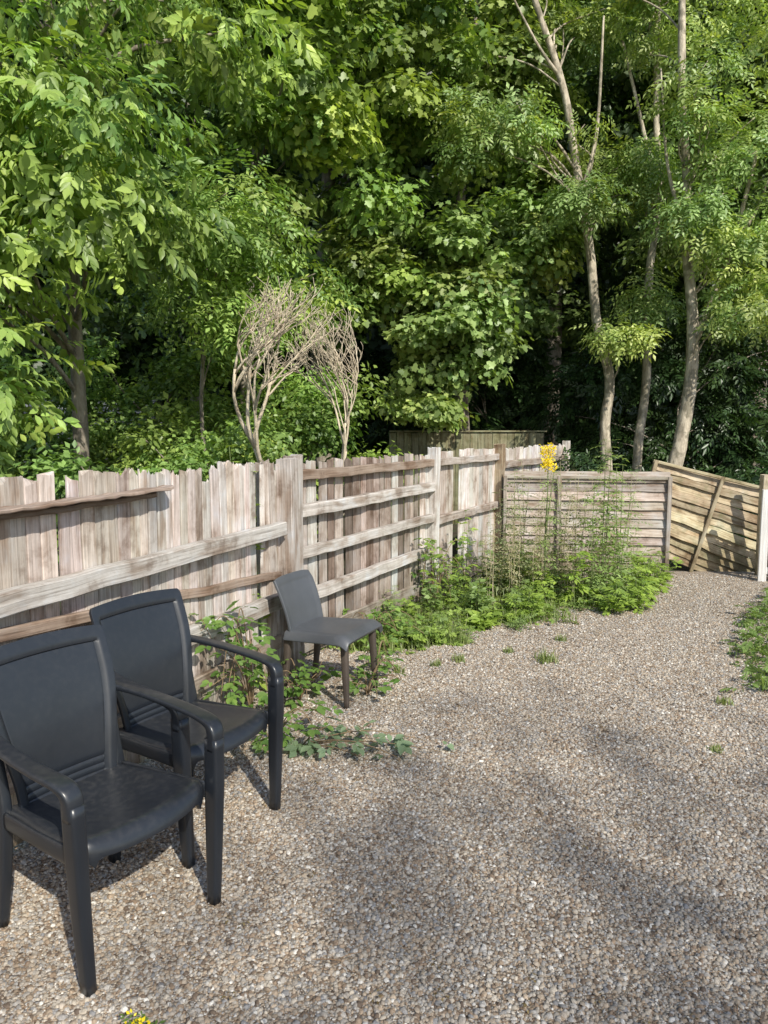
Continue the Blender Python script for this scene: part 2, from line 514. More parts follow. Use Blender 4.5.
S = Vector((.36, -.68, .64)).normalized()
sun = bpy.data.objects.new("sun", bpy.data.lights.new("sun", 'SUN')); link(sun)
sun.data.energy = 5.0; sun.data.angle = math.radians(.55); sun.data.color = (1, .95, .84)
sun.rotation_euler = (-S).to_track_quat('-Z', 'Y').to_euler()
w = bpy.data.worlds.new("World"); scene.world = w; w.use_nodes = True
nt = w.node_tree; bg = nt.nodes['Background']
sky = nt.nodes.new('ShaderNodeTexSky'); sky.sky_type = 'NISHITA'; sky.sun_disc = False
sky.sun_elevation = math.asin(S.z); sky.sun_rotation = math.atan2(S.x, S.y)
nt.links.new(sky.outputs[0], bg.inputs[0]); bg.inputs[1].default_value = .15
scene.view_settings.view_transform = 'Standard'; scene.view_settings.look = 'None'; scene.view_settings.exposure = 0

# ------------------------------------------------------------------ ground
def sheet(name, poly, z, mat, label=None):
    mb = MB(); mb.add([(x, y, z) for x, y in poly], [tuple(range(len(poly)))])
    o = mb.obj(name, mat); o["kind"] = "structure"
    return o
sheet("ground", [(-150, -100), (150, -100), (150, 200), (-150, 200)], 0.0, M_SOIL)
sheet("gravel_yard", [(-3.2, -3), (7, -3), (7, 8.3), (3.2, 8.3), (1.25, 8.45), (.4, 6.95), (-.68, 4.95), (-2.4, 0)], .004, M_GRAVEL)

def pebbles(name, n, ylo, yhi):
    a6 = np.arange(6) * math.pi / 3
    V = np.array([(math.cos(t), math.sin(t), -.25) for t in a6] + [(.62 * math.cos(t + .5), .62 * math.sin(t + .5), .72) for t in a6[::2]], float)
    F = np.array([(0, 1, 6), (1, 2, 6), (2, 7, 6), (2, 3, 7), (3, 4, 7), (4, 8, 7), (4, 5, 8), (5, 0, 8), (0, 6, 8), (6, 7, 8)])
    y = np.sqrt(rng.random(n) * (yhi ** 2 - ylo ** 2) + ylo ** 2)
    x = (rng.random(n) * 2 - 1) * (y * .55 + .12)
    xf = np.where(y < 4.9, -.62 + (y - 4.9) * .344, -.62 + (y - 4.9) * .53)
    dens = np.clip(1.0 - (y - 2.9) / 4.6 * .76, .24, 1)
    keep = (x > xf) & (rng.random(n) < dens)
    x = x[keep]; y = y[keep]; n = len(x)
    s = .0030 + .0072 * rng.random(n) ** 2.8
    q = rng.random((n, 3)) * .6 + .7; q[:, 2] *= .6
    th = rng.random(n) * 2 * math.pi
    W = V[None] * q[:, None] * (1 + (rng.random((n, len(V), 1)) - .5) * .4)
    til = rng.normal(size=(n, 2)) * .22
    W[:, :, 2] += W[:, :, 0] * til[:, 0:1] + W[:, :, 1] * til[:, 1:2]
    c, sn = np.cos(th)[:, None], np.sin(th)[:, None]
    X = W[:, :, 0] * c - W[:, :, 1] * sn; Y = W[:, :, 0] * sn + W[:, :, 1] * c
    P = np.stack([X, Y, W[:, :, 2]], -1) * s[:, None, None]
    P += np.stack([x, y, .004 + s * rng.uniform(.1, .5, n)], -1)[:, None]
    t = rng.random(n)
    xs = [a for a, _ in STONE_STOPS]
    C = np.stack([np.interp(t, xs, [b[k] for _, b in STONE_STOPS]) for k in range(3)], -1)
    C *= (rng.uniform(.82, 1.15, n))[:, None]
    C = np.repeat(C[:, None], len(V), 1).reshape(-1, 3)
    FF = (F[None] + (np.arange(n) * len(V))[:, None, None]).reshape(-1, 3)
    o = np_obj(name, P.reshape(-1, 3), FF, np.hstack([np.clip(C, 0, 1), np.ones((len(C), 1))]), M_STONE, smooth=True)
    tag(o, "loose buff, brown and grey pea gravel over the yard", "gravel", kind="stuff")
pebbles("gravel", 660000, 1.2, 8.1)

# ------------------------------------------------------------------ fences
P1 = np.array([-.62, 4.9, 0]); D1 = nrm([.344, 1, 0]); P0 = P1 - D1 * 3.6
P2 = np.array([.44, 6.9, 0]); P3 = np.array([1.30, 8.53, 0]); P4 = np.array([2.75, 11.2, 0])
UP = np.array([0, 0, 1.])
PINK = (.57, .51, .465); GREY = (.51, .49, .465); BROWN = (.35, .27, .215); WHITE = (.66, .63, .60); TAN = (.38, .31, .22)

def fence_run(a, b, label, wpick, pal, rails, gaps=(), posts=(), h=(1.34, 1.44), gap=(.001, .006), rag=.04, mat=M_WOOD, lean=.008, short=0.0, rise=0.0):
    a = np.array(a, float); b = np.array(b, float)
    L = np.linalg.norm(b - a); d = (b - a) / L; n = np.cross(d, UP)
    e = empty("fence", tuple(a), 0, label, "fence", "weathered boundary fence sections along the gravel yard")
    mb = MB(); s = .01
    hh = sum(h) / 2
    while s < L - wpick * .6:
        ww = wpick * R.uniform(.7, 1.2)
        m = s + ww / 2
        if not any(g0 < m < g1 for g0, g1 in gaps):
            hh = hh * .5 + .5 * R.uniform(*h); ln = R.uniform(-lean, lean)
            hx = hh - (R.uniform(.03, .09) if R.random() < short else 0) + rise * (1 - s / L)
            p = d * m - n * (.012 + R.uniform(-.004, .004))
            board(mb, p + UP * .03, p + d * ln + UP * hx, d, ww, .014, vcol(R.choice(pal), .17), seg=5, jit=.004, rag=rag)
        s += ww + R.uniform(*gap) + (R.random() < .08) * .010
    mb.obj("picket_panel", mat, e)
    for (s0, z0, s1, z1, hh, t, col) in rails:
        mb = MB()
        board(mb, d * s0 + n * (t / 2 + .003) + UP * z0, d * s1 + n * (t / 2 + .003) + UP * z1, UP, hh, t, col, seg=16, jit=.010, rag=.02, rag0=.02)
        mb.obj("rail", mat, e)
    for (s0, hh, ww, col, off) in posts:
        mb = MB()
        board(mb, d * s0 + n * off - UP * .1, d * s0 + n * off + UP * hh, d, ww, ww, col, seg=8, jit=.006, rag=.02)
        mb.obj("post", mat, e)
    return e

fence_run(P0, P1, "weathered silvery picket fence with rough rails behind black plastic chairs", .070,
          [PINK, PINK, GREY, (.50, .44, .39), (.62, .57, .53)],
          [(0, .985, 3.40, .975, .085, .07, (.53, .51, .485)),
           (0, .62, 3.40, .515, .095, .07, (.52, .50, .475)),
           (.6, .91, 3.38, .675, .05, .028, BROWN),
           (0, .34, 3.38, .24, .09, .03, (.40, .34, .29))],
          gaps=((3.11, 3.19),), posts=((3.49, 1.42, .11, (.47, .43, .40), .03), (3.30, 1.40, .09, (.52, .47, .43), -.03), (.9, 1.38, .1, GREY, -.07)),
          h=(1.36, 1.425), rag=.055, lean=.010, short=.14, rise=.05)
e = empty("ledge_board", tuple(P1 - D1 * 2.9 + UP * 1.315), 0, "rotten brown board fixed flat along top of fence pickets", "board")
n1 = np.cross(D1, UP); mb = MB()
board(mb, n1 * .045, D1 * 1.50 + n1 * .045 + UP * .012, n1, .085, .016, (.38, .30, .25), seg=30, jit=.007, rag=.04)
board(mb, n1 * .028 - UP * .024, D1 * 1.4 + n1 * .028 - UP * .016, n1, .045, .024, (.20, .15, .11), seg=26, jit=.008, rag=.04)
mb.obj("weathered_board", M_WOOD, e)

L2 = np.linalg.norm(P2 - P1)
fence_run(P1, P2, "weathered fence section with four horizontal rails over dark vertical boards", .095,
          [PINK, GREY, (.36, .31, .27), (.45, .39, .35), (.22, .175, .145)],
          [(.02, 1.30, L2 - .04, 1.30, .07, .05, (.33, .26, .21)),
           (.05, 1.06, L2 - .04, 1.08, .085, .06, (.56, .53, .50)),
           (.05, .77, L2 - .04, .79, .075, .055, (.51, .48, .45)),
           (.05, .47, L2 - .04, .49, .085, .06, (.56, .53, .50)),
           (.05, .14, L2 - .04, .14, .15, .03, (.42, .38, .34))],
          posts=((.0, 1.44, .10, (.45, .42, .39), .02),), h=(1.37, 1.4), rag=.04, gap=(.006, .03))
L3 = np.linalg.norm(P3 - P2)
fence_run(P2, P3, "pale weathered fence section of wide vertical boards", .15,
          [WHITE, PINK, (.57, .52, .48), GREY],
          [(.05, 1.3, L3 - .05, 1.3, .07, .05, (.50, .45, .41)), (.05, .75, L3 - .05, .75, .08, .05, (.48, .43, .39))],
          gaps=((.62, .75),), posts=((.0, 1.44, .095, (.66, .64, .62), .03),), h=(1.38, 1.42), rag=.02)
L4 = np.linalg.norm(P4 - P3)
fence_run(P3, P4, "pale weathered board fence section beyond the cross panel", .13,
          [WHITE, PINK, (.58, .52, .47)],
          [(.05, 1.2, L4, 1.2, .08, .05, (.4, .34, .29))],
          posts=((.0, 1.45, .11, TAN, .03), (L4, 1.44, .1, WHITE, 0)), h=(1.36, 1.42), rag=.03)

def lap_panel(loc, rotz, wid, hgt, label, col, mat, battens, tilt=0.0, roll=0.0, slat=.115, droop=0.0, jit=.007):
    e = empty("lap_fence", loc, rotz, label, "fence")
    e.rotation_euler = (tilt, roll, rotz)
    mb = MB(); z = .03 - min(0, droop) * .9
    while z < hgt - .03:
        k = 1 - z / hgt
        board(mb, (0.01, -.008, z + slat / 2 + R.uniform(-.006, .006)), (wid - .01, -.008, z + slat / 2 + droop * k * R.uniform(.85, 1.1) + R.uniform(-.008, .008)),
              (0, .24, 1), slat * 1.22, .010, vcol(col, .3), seg=12, jit=jit)
        z += slat
    mb.obj("lap_boards", mat, e)
    for (x, t, dx) in battens:
        mb = MB()
        board(mb, (x, -.045, -.03), (x + dx, -.045, hgt + .012), (1, 0, 0), t, .03, vcol(tuple(c * .9 for c in col), .1), seg=6, jit=.003)
        mb.obj("batten", mat, e)
    mb = MB()
    board(mb, (0, -.036, hgt - .004), (wid, -.036, hgt - .004), (0, 0, 1), .035, .03, vcol(col, .1), seg=8, jit=.004)
    mb.obj("capping_rail", mat, e)
    return e
lap_panel((1.36, 8.40, 0), math.atan2(-.27, 1.8), 1.82, 1.08, "grey weathered lap fence panel behind tall weeds", (.44, .39, .34), M_WOOD,
          ((.02, .04, 0), (.62, .045, 0), (1.8, .045, 0)), slat=.10)
lap_panel((2.74, 8.33, .0), -.06, 1.55, 1.30, "tan broken lap fence panel leaning over with fanned slats", (.46, .39, .265), M_WOODM,
          ((.03, .045, 0), (.70, .04, .10), (1.52, .045, 0)), tilt=-.10, roll=math.radians(14), slat=.08, droop=-.34, jit=.014)

e = empty("gate", (4.02, 7.75, 0), math.radians(-18), "white painted timber gate frame beside the leaning panel", "gate")
for nm, a, b, ww in (("post", (0, 0, -.05), (0, 0, .98), .08), ("post", (.95, 0, -.05), (.95, 0, .98), .07)):
    mb = MB(); board(mb, a, b, (1, 0, 0), ww, .06, (.78, .77, .76), seg=4, jit=.002); mb.obj(nm, M_PAINT, e)
for z in (.12, .5, .86):
    mb = MB(); board(mb, (.042, 0, z), (.913, 0, z), (0, 0, 1), .07, .03, (.78, .77, .76), seg=4, jit=.002); mb.obj("rail", M_PAINT, e)
mb = MB()
for i in range(7):
    board(mb, (.1 + i * .125, -.026, .05), (.1 + i * .125, -.026, .95), (1, 0, 0), .07, .016, (.74, .73, .72), seg=4, jit=.002)
mb.obj("slat_panel", M_PAINT, e)
e = empty("fence_post", (4.16, 8.05, 0), 0, "pale wooden post standing behind the white gate", "post")
mb = MB(); board(mb, (0, 0, -.05), (0, 0, 1.12), (1, 0, 0), .09, .09, (.56, .5, .38), seg=5, rag=.01); mb.obj("timber_post", M_WOODM, e)

e = empty("fence", (.15, 12.6, 0), 0, "dark greenish close-board fence under the trees", "fence", None)
mb = MB()
x = 0
while x < 2.6:
    board(mb, (x, 0, 0), (x, 0, 1.56 + R.uniform(-.01, .01)), (1, 0, 0), .12, .015, vcol((.28, .27, .17), .15), seg=2); x += .125
mb.obj("board_panel", M_WOODM, e)
mb = MB(); board(mb, (-.06, -.01, 1.585), (2.6, -.01, 1.585), (0, 1, 0), .06, .03, (.28, .27, .17), seg=4); mb.obj("capping_rail", M_WOODM, e)

e = empty("garden_shed", (-6.1, 12.5, 0), 0, "small pale blue-grey garden shed half hidden by leaves", "shed")
mb = MB()
for i in range(12):
    board(mb, (0, 0, .08 + i * .15), (1.9, 0, .08 + i * .15), (0, .1, 1), .165, .02, (.42, .46, .50), seg=3)
board(mb, (0, .05, 0), (0, .05, 1.85), (1, 0, 0), .08, .08, (.42, .46, .50)); board(mb, (1.9, .05, 0), (1.9, .05, 1.85), (1, 0, 0), .08, .08, (.42, .46, .50))
board(mb, (1.9, .9, 0.0), (1.9, .9, 1.85), (0, 1, 0), 1.6, .03, (.42, .46, .50)); board(mb, (0, .9, 0.0), (0, .9, 1.85), (0, 1, 0), 1.6, .03, (.42, .46, .50))
mb.obj("wall", M_WOOD, e)
mb = MB(); mb.add([(-.15, -.15, 1.88), (2.05, -.15, 1.88), (2.05, .9, 2.15), (-.15, .9, 2.15), (2.05, 1.95, 1.88), (-.15, 1.95, 1.88)], [(0, 1, 2, 3), (3, 2, 4, 5)], c=(.22, .23, .23))
mb.obj("roof", M_STEM, e)

# ------------------------------------------------------------------ chairs
def grid_surface(name, fn, nu, nv, mat, parent, thick, off=-1):
    vs = [fn(i / (nu - 1) * 2 - 1, j / (nv - 1)) for j in range(nv) for i in range(nu)]
    fs = [(j * nu + i, j * nu + i + 1, (j + 1) * nu + i + 1, (j + 1) * nu + i) for j in range(nv - 1) for i in range(nu - 1)]
    mb = MB(); mb.add(vs, fs); o = mb.obj(name, mat, parent, smooth=True)
    m = o.modifiers.new("solid", 'SOLIDIFY'); m.thickness = thick; m.offset = off
    b = o.modifiers.new("bev", 'BEVEL'); b.width = .003; b.segments = 2; b.limit_method = 'ANGLE'; b.angle_limit = math.radians(50)
    return o
def sst(a, b, x):
    t = max(0, min(1, (x - a) / (b - a))); return t * t * (3 - 2 * t)

def armchair(loc, rotz, label, group):
    e = empty("armchair", loc, rotz, label, "chair", group)
    def seat(u, v):
        x = -.215 + v * .475
        hw = .205 + .03 * sst(0, .6, v) - .04 * max(0, (v - .86) / .14) ** 2
        y = u * hw
        z = .385 + .03 * v - .022 * (1 - u * u) * math.sin(min(1, v * 1.1) * math.pi)
        z += .012 * abs(u) ** 4
        fr = max(0, (v - .88) / .12); z -= .05 * fr ** 1.8; x -= .018 * fr ** 2
        x -= .03 * u * u * sst(.5, 1, v)
        sk = max(0, (abs(u) - .93) / .07); z -= .03 * sk
        return (x, y, z)
    grid_surface("seat", seat, 41, 41, M_CHAIR, e, .014)
    def back(u, v):
        z = .375 + v * .515
        hw = .18 + .052 * sst(0, .75, v)
        cr = max(0, (v - .95) / .05); hw -= .012 * cr ** 2.5
        y = u * hw
        z += .010 * (1 - u * u) * sst(.7, 1, v)
        x = -.20 - .04 * v - .085 * v * v + .016 * u * u
        inset = sst(.14, .16, 1 - abs(u)) * sst(.085, .10, 1 - v) * sst(-.01, .06, v)
        x -= .012 * inset
        g = sum(math.exp(-((v - q) / .012) ** 2) for q in (.05, .10, .15)) * sst(.15, .2, 1 - abs(u))
        x -= .008 * g
        return (x, y, z)
    grid_surface("backrest", back, 65, 81, M_CHAIR, e, .013, off=1)
    for s in (-1, 1):
        mb = MB()
        sweep(mb, [(-.268, .222 * s, .672), (-.20, .252 * s, .664), (-.06, .274 * s, .650), (.10, .279 * s, .635), (.195, .273 * s, .622), (.228, .268 * s, .595), (.230, .264 * s, .53)],
              [(.03, .03), (.046, .020), (.054, .018), (.058, .018), (.060, .022), (.056, .036), (.05, .044)], (0, 1, 0), p=4.5)
        mb.obj("armrest", M_CHAIR, e, smooth=True)
        mb = MB()
        sweep(mb, [(.228, .264 * s, .57), (.228, .260 * s, .42), (.228, .252 * s, .2), (.230, .243 * s, .0)],
              [(.048, .058), (.045, .062), (.04, .052), (.034, .040)], (0, 1, 0), smooth=5, p=5)
        mb.obj("leg", M_CHAIR, e, smooth=True)
        mb = MB()
        sweep(mb, [(-.262, .216 * s, .66), (-.232, .210 * s, .48), (-.222, .212 * s, .38), (-.235, .214 * s, .2), (-.262, .215 * s, .0)],
              [(.03, .03), (.036, .045), (.04, .058), (.038, .05), (.032, .04)], (0, 1, 0), smooth=5, p=5)
        mb.obj("leg", M_CHAIR, e, smooth=True)
        mb = MB()
        sweep(mb, [(-.21, .218 * s, .375), (0, .236 * s, .385), (.215, .247 * s, .392)], [(.016, .055), (.016, .05), (.016, .06)], (0, 1, 0), n=12)
        mb.obj("seat_rail", M_CHAIR, e, smooth=True)
    return e
face = math.atan2(-.545, .838)
G = "dark plastic garden chairs on the gravel"
armchair((-.902, 2.275, .008), face, "black plastic armchair with high panelled back on gravel", G)
armchair((-.785, 2.893, .008), face + .02, "black plastic armchair standing close to the picket fence", G)

def side_chair(loc, rotz):
    e = empty("side_chair", loc, rotz, "small grey plastic armless chair beside brambles and fence", "chair", G)
    def seat(u, v):
        x = -.21 + v * .43; hw = .19 + .03 * v
        z = .385 + .02 * v - .012 * (1 - u * u) * math.sin(v * math.pi)
        fr = max(0, (v - .88) / .12); z -= .03 * fr ** 1.6
        sk = max(0, (abs(u) - .93) / .07); z -= .035 * sk
        return (x, u * hw, z)
    grid_surface("seat", seat, 31, 31, M_CHAIR2, e, .03)
    def back(u, v):
        z = .39 + v * .32; hw = .195 + .012 * v - .01 * sst(.8, 1, v)
        x = -.20 - .05 * v - .06 * v * v + .02 * u * u
        z -= .012 * abs(u) ** 5 * sst(.8, 1, v)
        ins = sst(.1, .15, 1 - abs(u)) * sst(.1, .15, 1 - v)
        return (x - .006 * ins, u * hw, z)
    grid_surface("backrest", back, 37, 37, M_CHAIR2, e, .016, off=1)
    for s in (-1, 1):
        mb = MB(); sweep(mb, [(.18, .18 * s, .385), (.19, .185 * s, .2), (.2, .19 * s, 0)], [(.045, .045), (.038, .038), (.028, .028)], (0, 1, 0))
        mb.obj("leg", M_CHLEG, e, smooth=True)
        mb = MB(); sweep(mb, [(-.2, .175 * s, .39), (-.21, .18 * s, .2), (-.235, .185 * s, 0)], [(.045, .045), (.038, .038), (.028, .028)], (0, 1, 0))
        mb.obj("leg", M_CHLEG, e, smooth=True)
side_chair((-.315, 4.37, .008), math.atan2(-.42, .9))

# ------------------------------------------------------------------ trees
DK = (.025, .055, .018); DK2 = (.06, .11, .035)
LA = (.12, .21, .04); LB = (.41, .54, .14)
MA = (.08, .155, .03); MBc = (.35, .47, .12)
tree("broadleaf_tree", (-3.12, 7.6, 0), [(-3.12, 7.6, -.1), (-3.1, 7.6, 1.6), (-3.12, 7.6, 3.4), (-3.25, 7.7, 5.4), (-3.5, 7.9, 8.5)], [.085, .075, .065, .05, .03],
     [((-3.3, 7.4, 6.6), (2.2, 1.8, 2.9), 56), ((-2.7, 6.6, 3.75), (1.2, .8, .75), 19), ((-3.9, 6.7, 3.9), (1.1, .8, 1.3), 24), ((-3.5, 6.2, 2.6), (.65, .4, .7), 13)],
     'cherry', 32, .58, LA, LB, "slim garden tree with long drooping bright green leaves", limbs=20)
tree("shrub", (-3.2, 5.9, 0), [(-3.2, 5.9, 0), (-3.2, 5.9, 1.2), (-3.25, 5.8, 2.4)], [.05, .04, .02],
     [((-3.2, 5.7, 1.8), (.35, .35, .7), 10)], 'cherry', 14, .34, LA, LB,
     "leafy green shrub behind the picket fence", limbs=8, category="shrub", scale=.9)
tree("ash_tree", (-2.1, 9.2, 0), [(-2.1, 9.2, 0), (-2.25, 9.2, 2), (-2.0, 9.2, 3.6)], [.03, .025, .018],
     [((-1.75, 8.6, 3.6), (1.2, 1.0, .9), 30)], 'ash', 74, .55, LA, (.44, .57, .16),
     "feathery light green young ash behind the picket fence", limbs=14, limb_r=.014)
tree("sycamore_tree", (-1.9, 10.8, 0), [(-1.9, 10.8, 0), (-2.0, 10.8, 2.5), (-1.8, 10.8, 5), (-1.7, 10.8, 9)], [.09, .08, .06, .03],
     [((-1.75, 10.0, 6.6), (1.7, 1.1, 2.4), 56)], 'syc', 58, .52, LA, LB,
     "sunlit sycamore with bright lobed leaves", limbs=12)
tree("sycamore_tree", (-1.0, 12.8, 0), [(-1.0, 12.8, 0), (-1.1, 12.8, 3), (-.9, 12.8, 6), (-.8, 12.8, 10)], [.16, .14, .11, .05],
     [((-.1, 11.8, 7.0), (1.9, 1.4, 3.2), 60), ((-1.2, 12.2, 3.6), (1.4, .8, 1.0), 18)], 'syc', 66, .58, MA, MBc,
     "tall sycamore tree with dense sunlit lobed leaves", limbs=14)
tree("sycamore_tree", (1.5, 13.4, 0), [(1.5, 13.4, 0), (1.4, 13.4, 2), (1.3, 13.3, 5), (1.6, 13.3, 9)], [.14, .12, .09, .04],
     [((.7, 12.0, 3.5), (1.6, .8, 1.9), 50), ((2.4, 12.6, 4.9), (1.0, .7, 1.5), 20), ((1.7, 13.0, 7.8), (1.7, 1.3, 2.4), 38)], 'syc', 66, .50, MA, (.48, .58, .20),
     "broad sycamore with pale green lobed leaves reaching low", limbs=12)
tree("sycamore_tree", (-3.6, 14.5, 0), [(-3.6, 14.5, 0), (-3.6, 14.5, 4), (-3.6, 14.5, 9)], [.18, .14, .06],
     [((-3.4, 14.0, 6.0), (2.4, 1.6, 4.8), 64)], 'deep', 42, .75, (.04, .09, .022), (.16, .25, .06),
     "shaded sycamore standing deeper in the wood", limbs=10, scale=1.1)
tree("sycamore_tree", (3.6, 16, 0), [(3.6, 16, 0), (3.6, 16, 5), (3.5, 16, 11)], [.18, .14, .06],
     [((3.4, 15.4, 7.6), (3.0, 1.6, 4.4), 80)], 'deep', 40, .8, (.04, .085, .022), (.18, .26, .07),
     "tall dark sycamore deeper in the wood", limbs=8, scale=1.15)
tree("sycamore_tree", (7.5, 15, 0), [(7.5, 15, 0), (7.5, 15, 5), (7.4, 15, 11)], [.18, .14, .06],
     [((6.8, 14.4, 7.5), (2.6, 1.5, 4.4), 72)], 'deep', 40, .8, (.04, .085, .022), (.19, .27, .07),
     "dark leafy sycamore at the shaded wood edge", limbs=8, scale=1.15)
AC = (.48, .58, .21)
tree("ash_tree", (3.5, 11.6, 0), [(3.5, 11.6, -.1), (3.50, 11.6, .9), (3.44, 11.6, 1.7), (3.46, 11.5, 2.4), (3.24, 11.5, 3.2), (3.10, 11.5, 4.3), (2.88, 11.5, 5.4), (2.64, 11.5, 6.6), (2.2, 11.5, 7.8), (1.6, 11.5, 9.6)],
     [.105, .088, .08, .075, .07, .066, .06, .052, .042, .03],
     [((1.9, 11.0, 5.9), (1.0, .5, .6), 14), ((3.8, 12.1, 5.4), (.9, .4, .9), 12), ((2.6, 12.1, 7.8), (1.9, .4, .9), 22), ((2.95, 11.0, 4.9), (.5, .2, .4), 6), ((3.4, 11.1, 3.0), (.35, .2, .3), 4)], 'ash', 56, .38, LA, AC,
     "tall ash with pale sinuous leaning trunk and feathery leaves", bark=M_BARKP, limbs=24, limb_r=.02,
     extra=[([(2.95, 11.5, 5.1), (3.15, 11.5, 6.0), (3.2, 11.5, 7.6)], .04, .015), ([(2.55, 11.5, 6.8), (2.2, 11.4, 7.2), (1.7, 11.3, 8.0)], .03, .01)])
tree("ash_tree", (4.15, 12.0, 0), [(4.15, 12, -.1), (4.10, 12, 1.2), (4.2, 12, 2.4), (4.18, 12, 4), (4.28, 12, 5.2), (4.18, 12, 6.8), (4.15, 12, 10)], [.085, .074, .068, .062, .054, .045, .03],
     [((4.1, 12.6, 8.8), (1.6, .4, 1.2), 24), ((4.6, 12.5, 5.2), (.7, .4, 1.3), 10), ((3.95, 11.5, 3.5), (.35, .2, .4), 5), ((4.1, 11.5, 5.8), (.35, .2, .7), 5)], 'ash', 56, .38, LA, AC,
     "tall straight ash with pale slender trunk", bark=M_BARKP, limbs=14, limb_r=.02,
     extra=[([(4.22, 12, 5.4), (3.95, 12, 6.4), (3.5, 12, 8.0)], .04, .018)])
tree("ash_tree", (4.2, 10.9, 0), [(4.2, 10.9, -.1), (4.24, 10.9, .8), (4.36, 10.9, 1.5), (4.46, 10.9, 2.3), (4.44, 10.9, 3.3), (4.30, 10.9, 4.3), (4.27, 10.9, 5.2), (4.14, 10.9, 6.6), (4.05, 10.9, 9.5)],
     [.155, .112, .10, .09, .08, .068, .06, .052, .035],
     [((5.3, 10.7, 5.2), (.8, .6, 1.9), 30), ((4.6, 11.6, 8.0), (1.6, .4, 1.1), 20), ((5.0, 10.4, 3.4), (.5, .4, .5), 7), ((4.2, 10.5, 6.0), (.4, .2, .7), 6), ((4.45, 10.5, 4.4), (.4, .1, .4), 5)], 'ash', 56, .38, LA, AC,
     "large ash with pale curved forking trunk", bark=M_BARKP, limbs=20, limb_r=.02,
     extra=[([(4.46, 10.9, 2.8), (4.66, 10.8, 3.4), (4.92, 10.8, 4.2), (5.15, 10.7, 5.4)], .06, .025), ([(4.9, 10.8, 4.2), (5.2, 10.8, 4.6), (5.45, 10.7, 5.4)], .03, .012),
            ([(4.3, 10.9, 4.4), (4.0, 10.9, 5.3), (3.85, 10.9, 6.6)], .035, .012)])
def bush(name, base, ells, kind, per, r, c1, c2, label, sc=1, group=None, mat=None):
    tree(name, base, [(base[0], base[1], 0), (base[0], base[1], ells[0][0][2])], [.03, .015], ells, kind, per, r, c1, c2, label,
         scale=sc, limbs=10, category="bush", leafmat=mat, group=group, shell=.35, limb_r=.015)
bg_ = "bushes growing thickly behind the fence"
bush("bush", (-1.8, 7.0, 0), [((-1.85, 7.0, 1.08), (.95, .4, .78), 22)], 'small', 70, .33, LA, LB, "bright small-leaved bush spilling over the fence", 1.0, bg_)
bush("bush", (-1.55, 5.35, 0), [((-1.5, 5.3, .95), (.45, .15, .45), 11)], 'small', 60, .2, LA, LB, "bright leafy climber topping the fence", .85, bg_)
bush("bush", (-2.25, 4.6, 0), [((-2.2, 4.75, 1.0), (.35, .12, .42), 9)], 'small', 60, .2, MA, MBc, "green leafy climber topping the fence", .85, bg_)
bush("bush", (-4.4, 7.0, 0), [((-4.2, 6.9, 1.15), (.8, .5, .8), 18)], 'small', 70, .35, MA, MBc, "green small-leaved bush behind the fence", 1.0, bg_)
bush("bush", (-.9, 8.3, 0), [((-.9, 8.4, 1.2), (1.1, .5, .95), 24)], 'small', 80, .4, LA, (.40, .54, .12), "bright ivy-covered bush behind the dead shrub", 1.1, bg_)
bush("bush", (-3.2, 10.4, 0), [((-3.0, 10.4, 1.7), (1.9, .7, 1.5), 42)], 'small', 70, .45, MA, MBc, "thick green bush under the trees", 1.4, bg_)
bush("bush", (-4.7, 10.2, 0), [((-4.5, 9.8, 1.4), (.9, .4, 1.2), 22)], 'small', 70, .4, MA, MBc, "green bush partly hiding the garden shed", 1.3, bg_)
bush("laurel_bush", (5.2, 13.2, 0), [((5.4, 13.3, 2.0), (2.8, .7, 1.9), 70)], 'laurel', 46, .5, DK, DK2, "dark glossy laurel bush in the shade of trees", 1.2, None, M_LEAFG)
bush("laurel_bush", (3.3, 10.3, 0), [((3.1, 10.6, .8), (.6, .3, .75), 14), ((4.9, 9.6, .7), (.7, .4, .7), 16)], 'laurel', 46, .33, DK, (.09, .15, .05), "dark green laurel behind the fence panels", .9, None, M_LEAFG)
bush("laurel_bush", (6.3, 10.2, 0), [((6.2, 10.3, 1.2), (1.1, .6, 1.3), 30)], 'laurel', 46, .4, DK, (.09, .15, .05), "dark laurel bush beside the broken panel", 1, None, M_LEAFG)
bush("bush", (2.0, 14.5, 0), [((1.6, 14.6, 1.8), (2.8, .6, 1.8), 54)], 'laurel', 40, .5, DK, DK2, "deep shaded undergrowth bush beyond the far fence", 1.3)

